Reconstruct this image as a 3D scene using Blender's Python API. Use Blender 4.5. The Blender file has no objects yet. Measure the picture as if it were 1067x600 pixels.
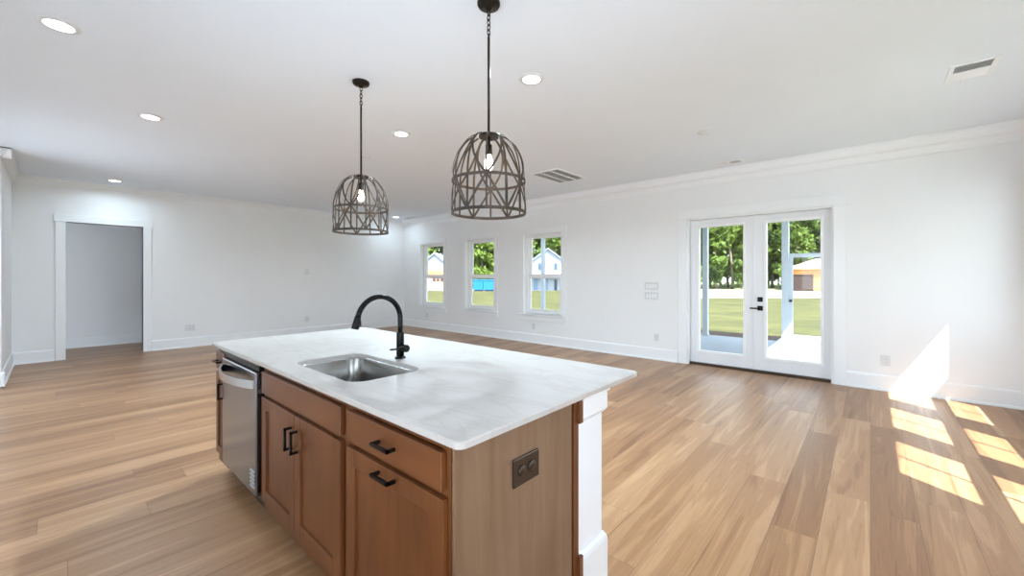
import bpy, bmesh, math, random
from mathutils import Vector, Matrix
random.seed(7)
scene = bpy.context.scene
col = scene.collection
PI = math.pi

# ---------------------------------------------------------------- camera, world, sun, exposure
CAM_H = 1.35
YAW = math.radians(41.5)
cam_d = bpy.data.cameras.new('camera')
cam_d.sensor_width = 36.0
cam_d.lens = 36.0 * 422.0 / 1067.0
cam_d.shift_y = -11.0 / 1067.0
cam_d.clip_start = 0.02
cam_d.clip_end = 500
cam = bpy.data.objects.new('camera', cam_d)
cam.location = (0, 0, CAM_H)
cam.rotation_euler = (PI / 2, 0, YAW)
col.objects.link(cam)
scene.camera = cam

scene.view_settings.view_transform = 'Standard'
scene.view_settings.look = 'None'
scene.view_settings.gamma = 1
scene.view_settings.use_curve_mapping = False
scene.view_settings.exposure = 1.26

SUN_W = 9.0
SKY_W = 2.2
CAN_W = 13
CAN_GLOW = 3.0
BULB_W = 6.0
sun_d = bpy.data.lights.new('sun', 'SUN')
sun_d.energy = SUN_W
sun_d.angle = 0.009
sun_d.color = (0.88, 0.94, 1.0)
sun = bpy.data.objects.new('sun', sun_d)
sun.location = (20, -14, 34)
sun.rotation_euler = Vector((-1, 0.69, -1.72)).to_track_quat('-Z', 'Y').to_euler()
col.objects.link(sun)

world = bpy.data.worlds.new('sky')
scene.world = world
world.use_nodes = True
wn = world.node_tree
bg = wn.nodes['Background']
bg.inputs['Strength'].default_value = SKY_W
tcw = wn.nodes.new('ShaderNodeTexCoord')
sepw = wn.nodes.new('ShaderNodeSeparateXYZ')
rampw = wn.nodes.new('ShaderNodeValToRGB')
rampw.color_ramp.elements[0].position = 0.0
rampw.color_ramp.elements[0].color = (0.84, 0.92, 1.0, 1)
rampw.color_ramp.elements[1].position = 0.7
rampw.color_ramp.elements[1].color = (0.60, 0.78, 1.0, 1)
wn.links.new(tcw.outputs['Generated'], sepw.inputs[0])
wn.links.new(sepw.outputs['Z'], rampw.inputs['Fac'])
wn.links.new(rampw.outputs['Color'], bg.inputs['Color'])


# ---------------------------------------------------------------- helpers
def srgb(r, g, b):
    f = lambda c: (c / 255 / 12.92) if c / 255 <= 0.04045 else ((c / 255 + 0.055) / 1.055) ** 2.4
    return (f(r), f(g), f(b), 1)


def new_mat(name):
    m = bpy.data.materials.new(name)
    m.use_nodes = True
    nt = m.node_tree
    return m, nt, nt.nodes['Principled BSDF']


def mat(name, c, rough=0.5, metal=0.0, noise=0.04, nscale=8.0, bump=0.0, bscale=200.0, spec=0.5, stretch=None, emit=0):
    """plain procedural material: base colour with a faint noise in it, optional bump"""
    m, nt, b = new_mat(name)
    b.inputs['Roughness'].default_value = rough
    b.inputs['Metallic'].default_value = metal
    b.inputs['Specular IOR Level'].default_value = spec
    tc = nt.nodes.new('ShaderNodeTexCoord')
    src = tc.outputs['Object']
    if stretch:
        mp = nt.nodes.new('ShaderNodeMapping')
        mp.inputs['Scale'].default_value = stretch
        nt.links.new(src, mp.inputs['Vector'])
        src = mp.outputs['Vector']
    nz = nt.nodes.new('ShaderNodeTexNoise')
    nz.inputs['Scale'].default_value = nscale
    nz.inputs['Detail'].default_value = 4
    nt.links.new(src, nz.inputs['Vector'])
    r = nt.nodes.new('ShaderNodeValToRGB')
    r.color_ramp.elements[0].position = 0.3
    r.color_ramp.elements[1].position = 0.7
    r.color_ramp.elements[0].color = (c[0] * (1 - noise), c[1] * (1 - noise), c[2] * (1 - noise), 1)
    r.color_ramp.elements[1].color = (min(1, c[0] * (1 + noise)), min(1, c[1] * (1 + noise)), min(1, c[2] * (1 + noise)), 1)
    nt.links.new(nz.outputs['Fac'], r.inputs['Fac'])
    nt.links.new(r.outputs['Color'], b.inputs['Base Color'])
    if bump:
        n2 = nt.nodes.new('ShaderNodeTexNoise')
        n2.inputs['Scale'].default_value = bscale
        nt.links.new(src, n2.inputs['Vector'])
        bp = nt.nodes.new('ShaderNodeBump')
        bp.inputs['Strength'].default_value = bump
        bp.inputs['Distance'].default_value = 0.002
        nt.links.new(n2.outputs['Fac'], bp.inputs['Height'])
        nt.links.new(bp.outputs['Normal'], b.inputs['Normal'])
    if emit:
        b.inputs['Emission Color'].default_value = (1, 0.95, 0.88, 1)
        b.inputs['Emission Strength'].default_value = emit
    return m


def wood(name, dark, light, stretch, rough=0.38, spec=0.5):
    m, nt, b = new_mat(name)
    b.inputs['Roughness'].default_value = rough
    b.inputs['Specular IOR Level'].default_value = spec
    tc = nt.nodes.new('ShaderNodeTexCoord')
    mp = nt.nodes.new('ShaderNodeMapping')
    mp.inputs['Scale'].default_value = stretch
    nt.links.new(tc.outputs['Object'], mp.inputs['Vector'])
    n1 = nt.nodes.new('ShaderNodeTexNoise')
    n1.inputs['Scale'].default_value = 1.0
    n1.inputs['Detail'].default_value = 8
    n1.inputs['Roughness'].default_value = 0.62
    n1.inputs['Distortion'].default_value = 0.6
    nt.links.new(mp.outputs['Vector'], n1.inputs['Vector'])
    n2 = nt.nodes.new('ShaderNodeTexNoise')
    n2.inputs['Scale'].default_value = 3.0
    nt.links.new(tc.outputs['Object'], n2.inputs['Vector'])
    mx = nt.nodes.new('ShaderNodeMath')
    mx.operation = 'MULTIPLY_ADD'
    mx.inputs[1].default_value = 0.35
    nt.links.new(n2.outputs['Fac'], mx.inputs[0])
    mu = nt.nodes.new('ShaderNodeMath')
    mu.operation = 'MULTIPLY'
    mu.inputs[1].default_value = 0.65
    nt.links.new(n1.outputs['Fac'], mu.inputs[0])
    nt.links.new(mu.outputs[0], mx.inputs[2])
    r = nt.nodes.new('ShaderNodeValToRGB')
    r.color_ramp.elements[0].position = 0.36
    r.color_ramp.elements[0].color = dark
    r.color_ramp.elements[1].position = 0.64
    r.color_ramp.elements[1].color = light
    nt.links.new(mx.outputs[0], r.inputs['Fac'])
    nt.links.new(r.outputs['Color'], b.inputs['Base Color'])
    return m


def glass_mat(name, refl=0.06, tint=(0.97, 0.985, 0.98, 1)):
    m, nt, b = new_mat(name)
    nt.nodes.remove(b)
    out = nt.nodes['Material Output']
    t = nt.nodes.new('ShaderNodeBsdfTransparent')
    t.inputs['Color'].default_value = tint
    g = nt.nodes.new('ShaderNodeBsdfGlossy')
    g.inputs['Roughness'].default_value = 0.0
    mx = nt.nodes.new('ShaderNodeMixShader')
    mx.inputs['Fac'].default_value = refl
    nt.links.new(t.outputs[0], mx.inputs[1])
    nt.links.new(g.outputs[0], mx.inputs[2])
    nt.links.new(mx.outputs[0], out.inputs['Surface'])
    return m


def emit_mat(name, c, s):
    m, nt, b = new_mat(name)
    b.inputs['Base Color'].default_value = (0.9, 0.9, 0.9, 1)
    b.inputs['Emission Color'].default_value = c
    b.inputs['Emission Strength'].default_value = s
    return m


def plank_mat(name, W=0.205, L=1.8, axis='Y', cols=None, rough=0.36):
    m, nt, b = new_mat(name)
    N = nt.nodes.new
    K = nt.links.new
    tc = N('ShaderNodeTexCoord')
    sp = N('ShaderNodeSeparateXYZ')
    K(tc.outputs['Object'], sp.inputs[0])

    def math_(op, a, bb=None, c=None):
        n = N('ShaderNodeMath')
        n.operation = op
        for i, v in enumerate((a, bb, c)):
            if v is None:
                continue
            if isinstance(v, (int, float)):
                n.inputs[i].default_value = v
            else:
                K(v, n.inputs[i])
        return n.outputs[0]
    ax, al = (sp.outputs['X'], sp.outputs['Y']) if axis == 'Y' else (sp.outputs['Y'], sp.outputs['X'])
    u = math_('DIVIDE', ax, W)
    row = math_('FLOOR', u)
    wr = N('ShaderNodeTexWhiteNoise')
    wr.noise_dimensions = '1D'
    K(row, wr.inputs['W'])
    v = math_('MULTIPLY_ADD', wr.outputs['Value'], 7.3, math_('DIVIDE', al, L))
    colm = math_('FLOOR', v)
    cb = N('ShaderNodeCombineXYZ')
    K(row, cb.inputs[0])
    K(colm, cb.inputs[1])
    wp = N('ShaderNodeTexWhiteNoise')
    wp.noise_dimensions = '2D'
    K(cb.outputs[0], wp.inputs['Vector'])
    # grain: stretched noise, shifted per plank
    sh = N('ShaderNodeCombineXYZ')
    K(math_('MULTIPLY', ax, 9.0), sh.inputs[0])
    K(math_('MULTIPLY_ADD', al, 0.5, math_('MULTIPLY', wp.outputs['Value'], 37.0)), sh.inputs[1])
    K(math_('MULTIPLY', wp.outputs['Value'], 11.0), sh.inputs[2])
    gn = N('ShaderNodeTexNoise')
    gn.inputs['Scale'].default_value = 1.0
    gn.inputs['Detail'].default_value = 7
    gn.inputs['Roughness'].default_value = 0.6
    gn.inputs['Distortion'].default_value = 1.1
    K(sh.outputs[0], gn.inputs['Vector'])
    sh2 = N('ShaderNodeCombineXYZ')
    K(math_('MULTIPLY', ax, 90.0), sh2.inputs[0])
    K(math_('MULTIPLY_ADD', al, 3.0, math_('MULTIPLY', wp.outputs['Value'], 19.0)), sh2.inputs[1])
    g2 = N('ShaderNodeTexNoise')
    g2.inputs['Scale'].default_value = 1.0
    g2.inputs['Detail'].default_value = 3
    K(sh2.outputs[0], g2.inputs['Vector'])
    rings = math_('MULTIPLY', math_('SINE', math_('MULTIPLY', gn.outputs['Fac'], 46.0)), 0.045)
    t = math_('MULTIPLY_ADD', wp.outputs['Value'], 0.34, math_('MULTIPLY_ADD', gn.outputs['Fac'], 1.15, math_('MULTIPLY_ADD', g2.outputs['Fac'], 0.3, rings)))
    t = math_('SUBTRACT', t, 0.395)
    r = N('ShaderNodeValToRGB')
    r.color_ramp.elements[0].position = 0.2
    r.color_ramp.elements[0].color = cols[0]
    r.color_ramp.elements[1].position = 0.8
    r.color_ramp.elements[1].color = cols[2]
    e = r.color_ramp.elements.new(0.5)
    e.color = cols[1]
    K(t, r.inputs['Fac'])
    # seams
    fu = math_('FRACT', u)
    fv = math_('FRACT', v)
    du = math_('MULTIPLY', math_('MINIMUM', fu, math_('SUBTRACT', 1.0, fu)), W)
    dv = math_('MULTIPLY', math_('MINIMUM', fv, math_('SUBTRACT', 1.0, fv)), L)
    seam = math_('LESS_THAN', math_('MINIMUM', du, dv), 0.0013)
    mx = N('ShaderNodeMix')
    mx.data_type = 'RGBA'
    K(math_('MULTIPLY', seam, 0.55), mx.inputs['Factor'])
    K(r.outputs['Color'], mx.inputs['A'])
    mx.inputs['B'].default_value = (0.08, 0.045, 0.025, 1)
    K(mx.outputs['Result'], b.inputs['Base Color'])
    K(math_('MULTIPLY_ADD', g2.outputs['Fac'], 0.14, rough - 0.07), b.inputs['Roughness'])
    b.inputs['Specular IOR Level'].default_value = 0.45
    return m


def bx(bm, a, b, bev=0.0, seg=2):
    """a box from corner a to corner b, edges eased by bev"""
    lo = [min(a[i], b[i]) for i in range(3)]
    hi = [max(a[i], b[i]) for i in range(3)]
    t = bmesh.new()
    bmesh.ops.create_cube(t, size=1)
    for v in t.verts:
        v.co = Vector([lo[i] + (v.co[i] + .5) * (hi[i] - lo[i]) for i in range(3)])
    if bev > 0:
        bev = min(bev, 0.45 * min(hi[i] - lo[i] for i in range(3)))
        bmesh.ops.bevel(t, geom=list(t.edges), offset=bev, segments=seg, profile=.5, affect='EDGES')
    merge(bm, t)


def merge(bm, t):
    me = bpy.data.meshes.new('tmp')
    t.to_mesh(me)
    t.free()
    bm.from_mesh(me)
    bpy.data.meshes.remove(me)


def lathe(bm, prof, seg=32, M=None, cap=True):
    """profile [(r,z)...] turned about z; M places it"""
    M = M or Matrix()
    rings = []
    for r, z in prof:
        rings.append([bm.verts.new(M @ Vector((r * math.cos(2 * PI * k / seg), r * math.sin(2 * PI * k / seg), z))) for k in range(seg)])
    for a, b in zip(rings, rings[1:]):
        for k in range(seg):
            f = bm.faces.new((a[k], a[(k + 1) % seg], b[(k + 1) % seg], b[k]))
            f.smooth = True
    if cap:
        bm.faces.new(list(reversed(rings[0])))
        bm.faces.new(rings[-1])


def tube(bm, pts, rad, seg=12, closed=False):
    pts = [Vector(p) for p in pts]
    n = len(pts)
    rings = []
    up = Vector((0.123, 0.31, 0.94)).normalized()
    prev = None
    for i, p in enumerate(pts):
        if closed:
            d = pts[(i + 1) % n] - pts[i - 1]
        else:
            d = pts[min(i + 1, n - 1)] - pts[max(i - 1, 0)]
        d.normalize()
        if prev is None:
            a = d.cross(up)
            if a.length < .05:
                a = d.cross(Vector((1, 0, 0)))
        else:
            a = prev - d * prev.dot(d)
        a.normalize()
        prev = a
        b = d.cross(a)
        r = rad[i] if isinstance(rad, (list, tuple)) else rad
        rings.append([bm.verts.new(p + (a * math.cos(2 * PI * k / seg) + b * math.sin(2 * PI * k / seg)) * r) for k in range(seg)])
    rng = range(n) if closed else range(n - 1)
    for i in rng:
        A, B = rings[i], rings[(i + 1) % n]
        for k in range(seg):
            f = bm.faces.new((A[k], A[(k + 1) % seg], B[(k + 1) % seg], B[k]))
            f.smooth = True
    if not closed:
        bm.faces.new(list(reversed(rings[0])))
        bm.faces.new(rings[-1])


def prism(bm, prof, p0, p1, out, up=Vector((0, 0, 1))):
    """extrude a profile [(o,u)...] (o along out, u along up) from p0 to p1"""
    p0, p1, out = Vector(p0), Vector(p1), Vector(out)
    A = [bm.verts.new(p0 + out * o + up * u) for o, u in prof]
    B = [bm.verts.new(p1 + out * o + up * u) for o, u in prof]
    n = len(prof)
    for i in range(n):
        bm.faces.new((A[i], A[(i + 1) % n], B[(i + 1) % n], B[i]))
    bm.faces.new(list(reversed(A)))
    bm.faces.new(B)


def strip(bm, pts, nrm, w, t):
    """flat strap through pts; nrm = outward normal at each point; w across, t thick"""
    rings = []
    n = len(pts)
    for i in range(n):
        d = (pts[min(i + 1, n - 1)] - pts[max(i - 1, 0)]).normalized()
        nn = (nrm[i] - d * nrm[i].dot(d)).normalized()
        s = d.cross(nn)
        p = pts[i]
        rings.append([bm.verts.new(p + s * w / 2 + nn * t / 2), bm.verts.new(p - s * w / 2 + nn * t / 2),
                      bm.verts.new(p - s * w / 2 - nn * t / 2), bm.verts.new(p + s * w / 2 - nn * t / 2)])
    for A, B in zip(rings, rings[1:]):
        for k in range(4):
            bm.faces.new((A[k], A[(k + 1) % 4], B[(k + 1) % 4], B[k]))
    bm.faces.new(rings[0])
    bm.faces.new(rings[-1])


def wpos(o):
    p = Vector((0, 0, 0))
    while o:
        p += o.location
        o = o.parent
    return p


def obj(name, bm, m, parent=None, smooth=False, fix=True):
    """link a bmesh (world coordinates) as one mesh object, as a child of parent if given"""
    if fix:
        bmesh.ops.recalc_face_normals(bm, faces=list(bm.faces))
    me = bpy.data.meshes.new(name)
    off = wpos(parent) if parent else Vector((0, 0, 0))
    if parent:
        bmesh.ops.translate(bm, verts=list(bm.verts), vec=-off)
    if smooth:
        for f in bm.faces:
            f.smooth = True
    bm.to_mesh(me)
    bm.free()
    for mm in (m if isinstance(m, (list, tuple)) else [m]):
        me.materials.append(mm)
    o = bpy.data.objects.new(name, me)
    col.objects.link(o)
    if parent:
        o.parent = parent
    return o


def tag(o, label=None, cat=None, group=None, kind=None):
    if label:
        o['label'] = label
    if cat:
        o['category'] = cat
    if group:
        o['group'] = group
    if kind:
        o['kind'] = kind
    return o


def thing(name, label, cat, loc, group=None):
    o = bpy.data.objects.new(name, None)
    o.empty_display_size = 0.1
    o.location = loc
    col.objects.link(o)
    return tag(o, label, cat, group)


def sthing(name, loc, label=None):
    o = bpy.data.objects.new(name, None)
    o.empty_display_size = 0.1
    o.location = loc
    col.objects.link(o)
    return tag(o, label, None, None, 'structure')


def struct(name, bm, m, parent=None, label=None):
    o = obj(name, bm, m, parent)
    if not parent:
        tag(o, label, None, None, 'structure')
    return o


def copy_tree(o, parent=None, loc=None):
    c = o.copy()
    col.objects.link(c)
    if parent:
        c.parent = parent
    if loc is not None:
        c.location = loc
    for ch in list(o.children):
        copy_tree(ch, c)
    return c


def B():
    return bmesh.new()


# ---------------------------------------------------------------- materials
M = {}
M['wall'] = mat('wall_paint', srgb(245, 245, 245), 0.65, noise=0.008, nscale=2, bump=0.05, bscale=350)
M['ceiling'] = mat('ceiling_paint', srgb(241, 247, 254), 0.8, noise=0.008, nscale=2, bump=0.08, bscale=250)
M['trim'] = mat('white_trim_paint', srgb(247, 248, 249), 0.35, noise=0.006, nscale=3)
M['door'] = mat('door_paint', srgb(240, 241, 244), 0.35, noise=0.006, nscale=3)
M['vinyl'] = mat('window_vinyl', srgb(250, 250, 250), 0.3, noise=0.006, nscale=3)
M['floor'] = plank_mat('oak_planks', cols=(srgb(130, 89, 58), srgb(164, 121, 84), srgb(190, 149, 111)))
M['cab'] = wood('stained_maple', srgb(92, 51, 24), srgb(116, 68, 34), (14, 14, 1.6), 0.34)
M['cab_h'] = wood('stained_maple_cross', srgb(92, 51, 24), srgb(116, 68, 34), (1.6, 14, 14), 0.34)
M['panel'] = wood('stained_maple_lit', srgb(118, 90, 66), srgb(140, 112, 87), (14, 14, 1.2), 0.4)  # the cabinet maple with window light and gloss painted in as paler brown
M['kick'] = mat('dark_toe_kick', srgb(50, 34, 24), 0.6)
M['black'] = mat('matte_black', srgb(22, 21, 20), 0.35, metal=0.6)
M['faucet'] = mat('black_faucet_finish', srgb(34, 33, 32), 0.25, metal=0.85)
M['steel'] = mat('brushed_steel', srgb(140, 144, 149), 0.2, metal=1.0, noise=0.03, nscale=3, bump=0.15, bscale=3, stretch=(160, 160, 1))
M['sinksteel'] = mat('sink_steel', srgb(158, 157, 154), 0.24, metal=1.0, noise=0.05, nscale=3, stretch=(60, 60, 2))
M['bright'] = mat('polished_steel', srgb(205, 205, 205), 0.22, metal=1.0)
M['louvre'] = mat('satin_steel', srgb(150, 150, 150), 0.45, metal=0.8)
M['bronze'] = mat('dark_bronze_plate', srgb(92, 82, 76), 0.25, metal=0.9)
M['plug'] = mat('dark_brown_plastic', srgb(40, 30, 25), 0.4)
M['rod'] = mat('aged_bronze', srgb(42, 35, 30), 0.42, metal=0.7)
M['cage'] = wood('weathered_strap', srgb(38, 30, 25), srgb(92, 75, 61), (24, 24, 24), 0.6)
M['plastic'] = mat('white_plastic', srgb(226, 227, 228), 0.4)
M['grille'] = mat('vent_enamel', srgb(247, 248, 250), 0.45)
M['duct'] = mat('duct_shadow', srgb(150, 150, 148), 0.8)
M['filterdark'] = mat('filter_grey', srgb(158, 158, 156), 0.9)
M['bulbglow'] = emit_mat('bulb_glow', (1.0, 0.82, 0.6, 1), 7)
M['canglow'] = emit_mat('can_lens', (1.0, 0.97, 0.93, 1), CAN_GLOW)
M['glass'] = glass_mat('pane_glass', 0.025)
M['threshold'] = mat('bronze_threshold', srgb(74, 58, 46), 0.4, metal=0.5)
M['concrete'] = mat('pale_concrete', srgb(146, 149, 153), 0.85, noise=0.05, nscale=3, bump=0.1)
M['bounce'] = mat('white_bounce', srgb(240, 241, 243), 0.85, noise=0.05, nscale=3, bump=0.1)  # for the added ground that reflects sunlight indoors
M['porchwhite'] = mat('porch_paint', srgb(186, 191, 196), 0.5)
M['screenline'] = mat('screen_frame', srgb(120, 124, 126), 0.5)
M['bark'] = mat('bark', srgb(128, 112, 96), 0.9, noise=0.2, nscale=5, stretch=(4, 4, 1))


def quartz_mat():
    m, nt, b = new_mat('white_quartz')
    b.inputs['Roughness'].default_value = 0.13
    tc = nt.nodes.new('ShaderNodeTexCoord')
    mp = nt.nodes.new('ShaderNodeMapping')
    mp.inputs['Rotation'].default_value = (0, 0, 0.9)
    mp.inputs['Scale'].default_value = (1.0, 3.2, 1)
    nt.links.new(tc.outputs['Object'], mp.inputs['Vector'])
    n = nt.nodes.new('ShaderNodeTexNoise')
    n.inputs['Scale'].default_value = 1.6
    n.inputs['Detail'].default_value = 9
    n.inputs['Distortion'].default_value = 1.6
    nt.links.new(mp.outputs['Vector'], n.inputs['Vector'])
    r = nt.nodes.new('ShaderNodeValToRGB')
    e = r.color_ramp.elements
    e[0].position = 0.44
    e[0].color = srgb(194, 189, 184)
    e[1].position = 0.54
    e[1].color = srgb(195, 190, 185)
    x = e.new(0.49)
    x.color = srgb(190, 184, 178)
    nt.links.new(n.outputs['Fac'], r.inputs['Fac'])
    nt.links.new(r.outputs['Color'], b.inputs['Base Color'])
    return m


M['quartz'] = quartz_mat()


def two_tone(name, c1, c2, scale, rough=0.9, detail=6):
    m, nt, b = new_mat(name)
    b.inputs['Roughness'].default_value = rough
    b.inputs['Specular IOR Level'].default_value = 0.15
    tc = nt.nodes.new('ShaderNodeTexCoord')
    n = nt.nodes.new('ShaderNodeTexNoise')
    n.inputs['Scale'].default_value = scale
    n.inputs['Detail'].default_value = detail
    n.inputs['Roughness'].default_value = 0.7
    nt.links.new(tc.outputs['Object'], n.inputs['Vector'])
    r = nt.nodes.new('ShaderNodeValToRGB')
    r.color_ramp.elements[0].position = 0.38
    r.color_ramp.elements[0].color = c1
    r.color_ramp.elements[1].position = 0.62
    r.color_ramp.elements[1].color = c2
    nt.links.new(n.outputs['Fac'], r.inputs['Fac'])
    nt.links.new(r.outputs['Color'], b.inputs['Base Color'])
    return m


M['lawn'] = two_tone('lawn_grass', srgb(64, 63, 33), srgb(86, 81, 44), 0.6)
M['sand'] = two_tone('pale_sandy_road', srgb(146, 130, 114), srgb(166, 152, 136), 0.4)
M['mulch'] = two_tone('dark_mulch', srgb(52, 40, 34), srgb(92, 74, 62), 18)
M['farground'] = two_tone('scrub_ground', srgb(96, 104, 62), srgb(140, 140, 96), 0.5)


def leaf_mat(name, c1, c2):
    m, nt, b = new_mat(name)
    out = nt.nodes['Material Output']
    oi = nt.nodes.new('ShaderNodeObjectInfo')
    tc = nt.nodes.new('ShaderNodeTexCoord')
    n = nt.nodes.new('ShaderNodeTexNoise')
    n.inputs['Scale'].default_value = 0.9
    n.inputs['Detail'].default_value = 4
    nt.links.new(tc.outputs['Object'], n.inputs['Vector'])
    ad = nt.nodes.new('ShaderNodeMath')
    ad.operation = 'MULTIPLY_ADD'
    ad.inputs[1].default_value = 0.5
    nt.links.new(oi.outputs['Random'], ad.inputs[0])
    sc = nt.nodes.new('ShaderNodeMath')
    sc.operation = 'MULTIPLY'
    sc.inputs[1].default_value = 0.6
    nt.links.new(n.outputs['Fac'], sc.inputs[0])
    nt.links.new(sc.outputs[0], ad.inputs[2])
    r = nt.nodes.new('ShaderNodeValToRGB')
    r.color_ramp.elements[0].position = 0.2
    r.color_ramp.elements[0].color = c1
    r.color_ramp.elements[1].position = 0.8
    r.color_ramp.elements[1].color = c2
    nt.links.new(ad.outputs[0], r.inputs['Fac'])
    nt.links.new(r.outputs['Color'], b.inputs['Base Color'])
    b.inputs['Roughness'].default_value = 0.6
    b.inputs['Specular IOR Level'].default_value = 0.2
    tr = nt.nodes.new('ShaderNodeBsdfTranslucent')
    nt.links.new(r.outputs['Color'], tr.inputs['Color'])
    mx = nt.nodes.new('ShaderNodeMixShader')
    mx.inputs['Fac'].default_value = 0.35
    nt.links.new(b.outputs[0], mx.inputs[1])
    nt.links.new(tr.outputs[0], mx.inputs[2])
    nt.links.new(mx.outputs[0], out.inputs['Surface'])
    return m


M['leaf'] = leaf_mat('broad_leaf', srgb(48, 70, 28), srgb(118, 136, 56))
M['needle'] = leaf_mat('pine_needle', srgb(34, 54, 28), srgb(74, 94, 46))

# ---------------------------------------------------------------- the setting
YW = 6.558       # window wall, inner face
XB = -9.9        # wall with the doorway
YL = -0.435      # short left wall
XR = 1.236       # right wall (out of frame) with the sun windows
ZC = 2.94
WT = 0.19


def wall_cells(bm, u0, u1, z0, z1, holes, put):
    us = sorted({u0, u1, *[h[0] for h in holes], *[h[1] for h in holes]})
    zs = sorted({z0, z1, *[h[2] for h in holes], *[h[3] for h in holes]})
    for a, b in zip(us, us[1:]):
        for c, d in zip(zs, zs[1:]):
            mu, mz = (a + b) / 2, (c + d) / 2
            if any(h[0] < mu < h[1] and h[2] < mz < h[3] for h in holes):
                continue
            put(bm, a, b, c, d)


# floor and ceiling
b = B()
bx(b, (-12.2, -1.2, -0.12), (1.43, YW + 0.09, 0))
struct('floor', b, M['floor'], label='wide plank oak floor running towards the window wall')
b = B()
bx(b, (-12.2, -1.35, ZC), (1.43, YW + WT, ZC + 0.16))
struct('ceiling', b, M['ceiling'], label='flat white ceiling')

WIN = [-8.6, -6.81, -4.985]     # window centres on the window wall
WHW, WZ0, WZ1 = 0.48, 0.59, 2.235
DX0, DX1, DZ1 = -2.145, -0.352, 2.262
RWIN = [3.395, 4.545, 5.690]    # window centres on the right wall

b = B()
wall_cells(b, -12.2, XR + 0.2, 0, ZC, [(c - WHW, c + WHW, WZ0, WZ1) for c in WIN] + [(DX0, DX1, 0, DZ1)],
           lambda bm, a, c, d, e: bx(bm, (a, YW, d), (c, YW + WT, e)))
struct('wall_front', b, M['wall'], label='white wall with three windows and the glazed double door')
b = B()
wall_cells(b, YL - 0.15, YW, 0, ZC, [(0.125, 1.069, 0, 2.262)], lambda bm, a, c, d, e: bx(bm, (XB - 0.13, a, d), (XB, c, e)))
struct('wall_back', b, M['wall'], label='white wall with the cased doorway')
b = B()
bx(b, (XB, YL - 0.15, 0), (-7.985, YL, ZC))
bx(b, (-8.135, -1.2, 0), (-7.985, YL - 0.15, ZC))
bx(b, (-6.6, -1.35, 0), (-1.5, -1.2, ZC))  # unseen wall behind the camera; its openings are added to let daylight in
bx(b, (-8.135, -1.35, 1.9), (-6.6, -1.2, ZC))
bx(b, (-8.135, -1.35, 0), (-6.6, -1.2, 0.5))
bx(b, (0.2, -1.35, 0), (1.43, -1.2, ZC))
bx(b, (-1.5, -1.35, 2.0), (0.2, -1.2, ZC))
bx(b, (-1.5, -1.35, 0), (0.2, -1.2, 0.6))
struct('wall_left', b, M['wall'], label='short white wall at the left edge')
b = B()
wall_cells(b, -1.2, YW, 0, ZC, [(-0.9, 0.6, 0.0, 2.1)] + [(c - WHW, c + WHW, WZ0, WZ1) for c in RWIN], lambda bm, a, c, d, e: bx(bm, (XR, a, d), (XR + WT, c, e)))  # first hole is an added opening, out of view, for extra daylight
struct('wall_right', b, M['wall'])
b = B()
bx(b, (-11.53, -1.0, 0), (-11.4, 2.6, ZC))
bx(b, (-11.4, -1.0, 0), (XB - 0.13, -0.87, ZC))
bx(b, (-11.4, 2.47, 0), (XB - 0.13, 2.6, ZC))
struct('wall_hall', b, M['wall'], label='grey-looking wall seen through the doorway')

# baseboards with a quarter-round shoe
BP = [(0, 0), (0.03, 0), (0.03, 0.012), (0.026, 0.022), (0.017, 0.028), (0.017, 0.165), (0.013, 0.180), (0.006, 0.186), (0, 0.188)]


def baseboard(name, runs, z=0):
    b = B()
    for p0, p1, out in runs:
        prism(b, BP, p0, p1, out)
    return struct(name, b, M['trim'])


baseboard('baseboard_front', [((XB, YW, 0), (-2.285, YW, 0), (0, -1, 0)), ((-0.222, YW, 0), (XR, YW, 0), (0, -1, 0))])
baseboard('baseboard_back', [((XB, YL, 0), (XB, 0.005, 0), (1, 0, 0)), ((XB, 1.188, 0), (XB, YW, 0), (1, 0, 0))])
baseboard('baseboard_left', [((XB, YL, 0), (-7.955, YL, 0), (0, 1, 0)), ((-7.985, YL + .03, 0), (-7.985, -1.2, 0), (1, 0, 0))])
baseboard('baseboard_right', [((XR, 0.6, 0), (XR, YW, 0), (-1, 0, 0))])
baseboard('baseboard_hall', [((-11.4, -0.87, 0), (-11.4, 2.47, 0), (1, 0, 0)), ((-11.4, 2.47, 0), (XB - .13, 2.47, 0), (0, -1, 0))])


# crown mouldings
def crown_prof(drop, proj):
    return [(0, 0), (proj, 0), (proj, -0.015), (proj * 0.86, -0.02), (proj * 0.62, -drop * 0.30), (proj * 0.30, -drop * 0.68),
            (proj * 0.16, -drop * 0.84), (proj * 0.16, -drop), (0, -drop)]


b = B()
prism(b, [(0, 0), (0.125, 0), (0.125, -0.014), (0.112, -0.02), (0.1, -0.07), (0.085, -0.1), (0.05, -0.115), (0.03, -0.15), (0.018, -0.185), (0.018, -0.2), (0, -0.2)],
      (XB, YW, ZC), (XR, YW, ZC), (0, -1, 0))
struct('trim_1', b, M['trim'], label='crown moulding over the windows')
b = B()
prism(b, crown_prof(0.11, 0.09), (XB, YL, ZC), (XB, YW, ZC), (1, 0, 0))
struct('trim_2', b, M['trim'], label='crown moulding over the doorway wall')
b = B()
prism(b, crown_prof(0.12, 0.085), (XB, YL, ZC), (-7.9, YL, ZC), (0, 1, 0))
prism(b, crown_prof(0.12, 0.085), (-7.985, YL + 0.085, ZC), (-7.985, -1.2, ZC), (1, 0, 0))
struct('trim_3', b, M['trim'], label='crown moulding ending at the left wall corner')

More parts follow.
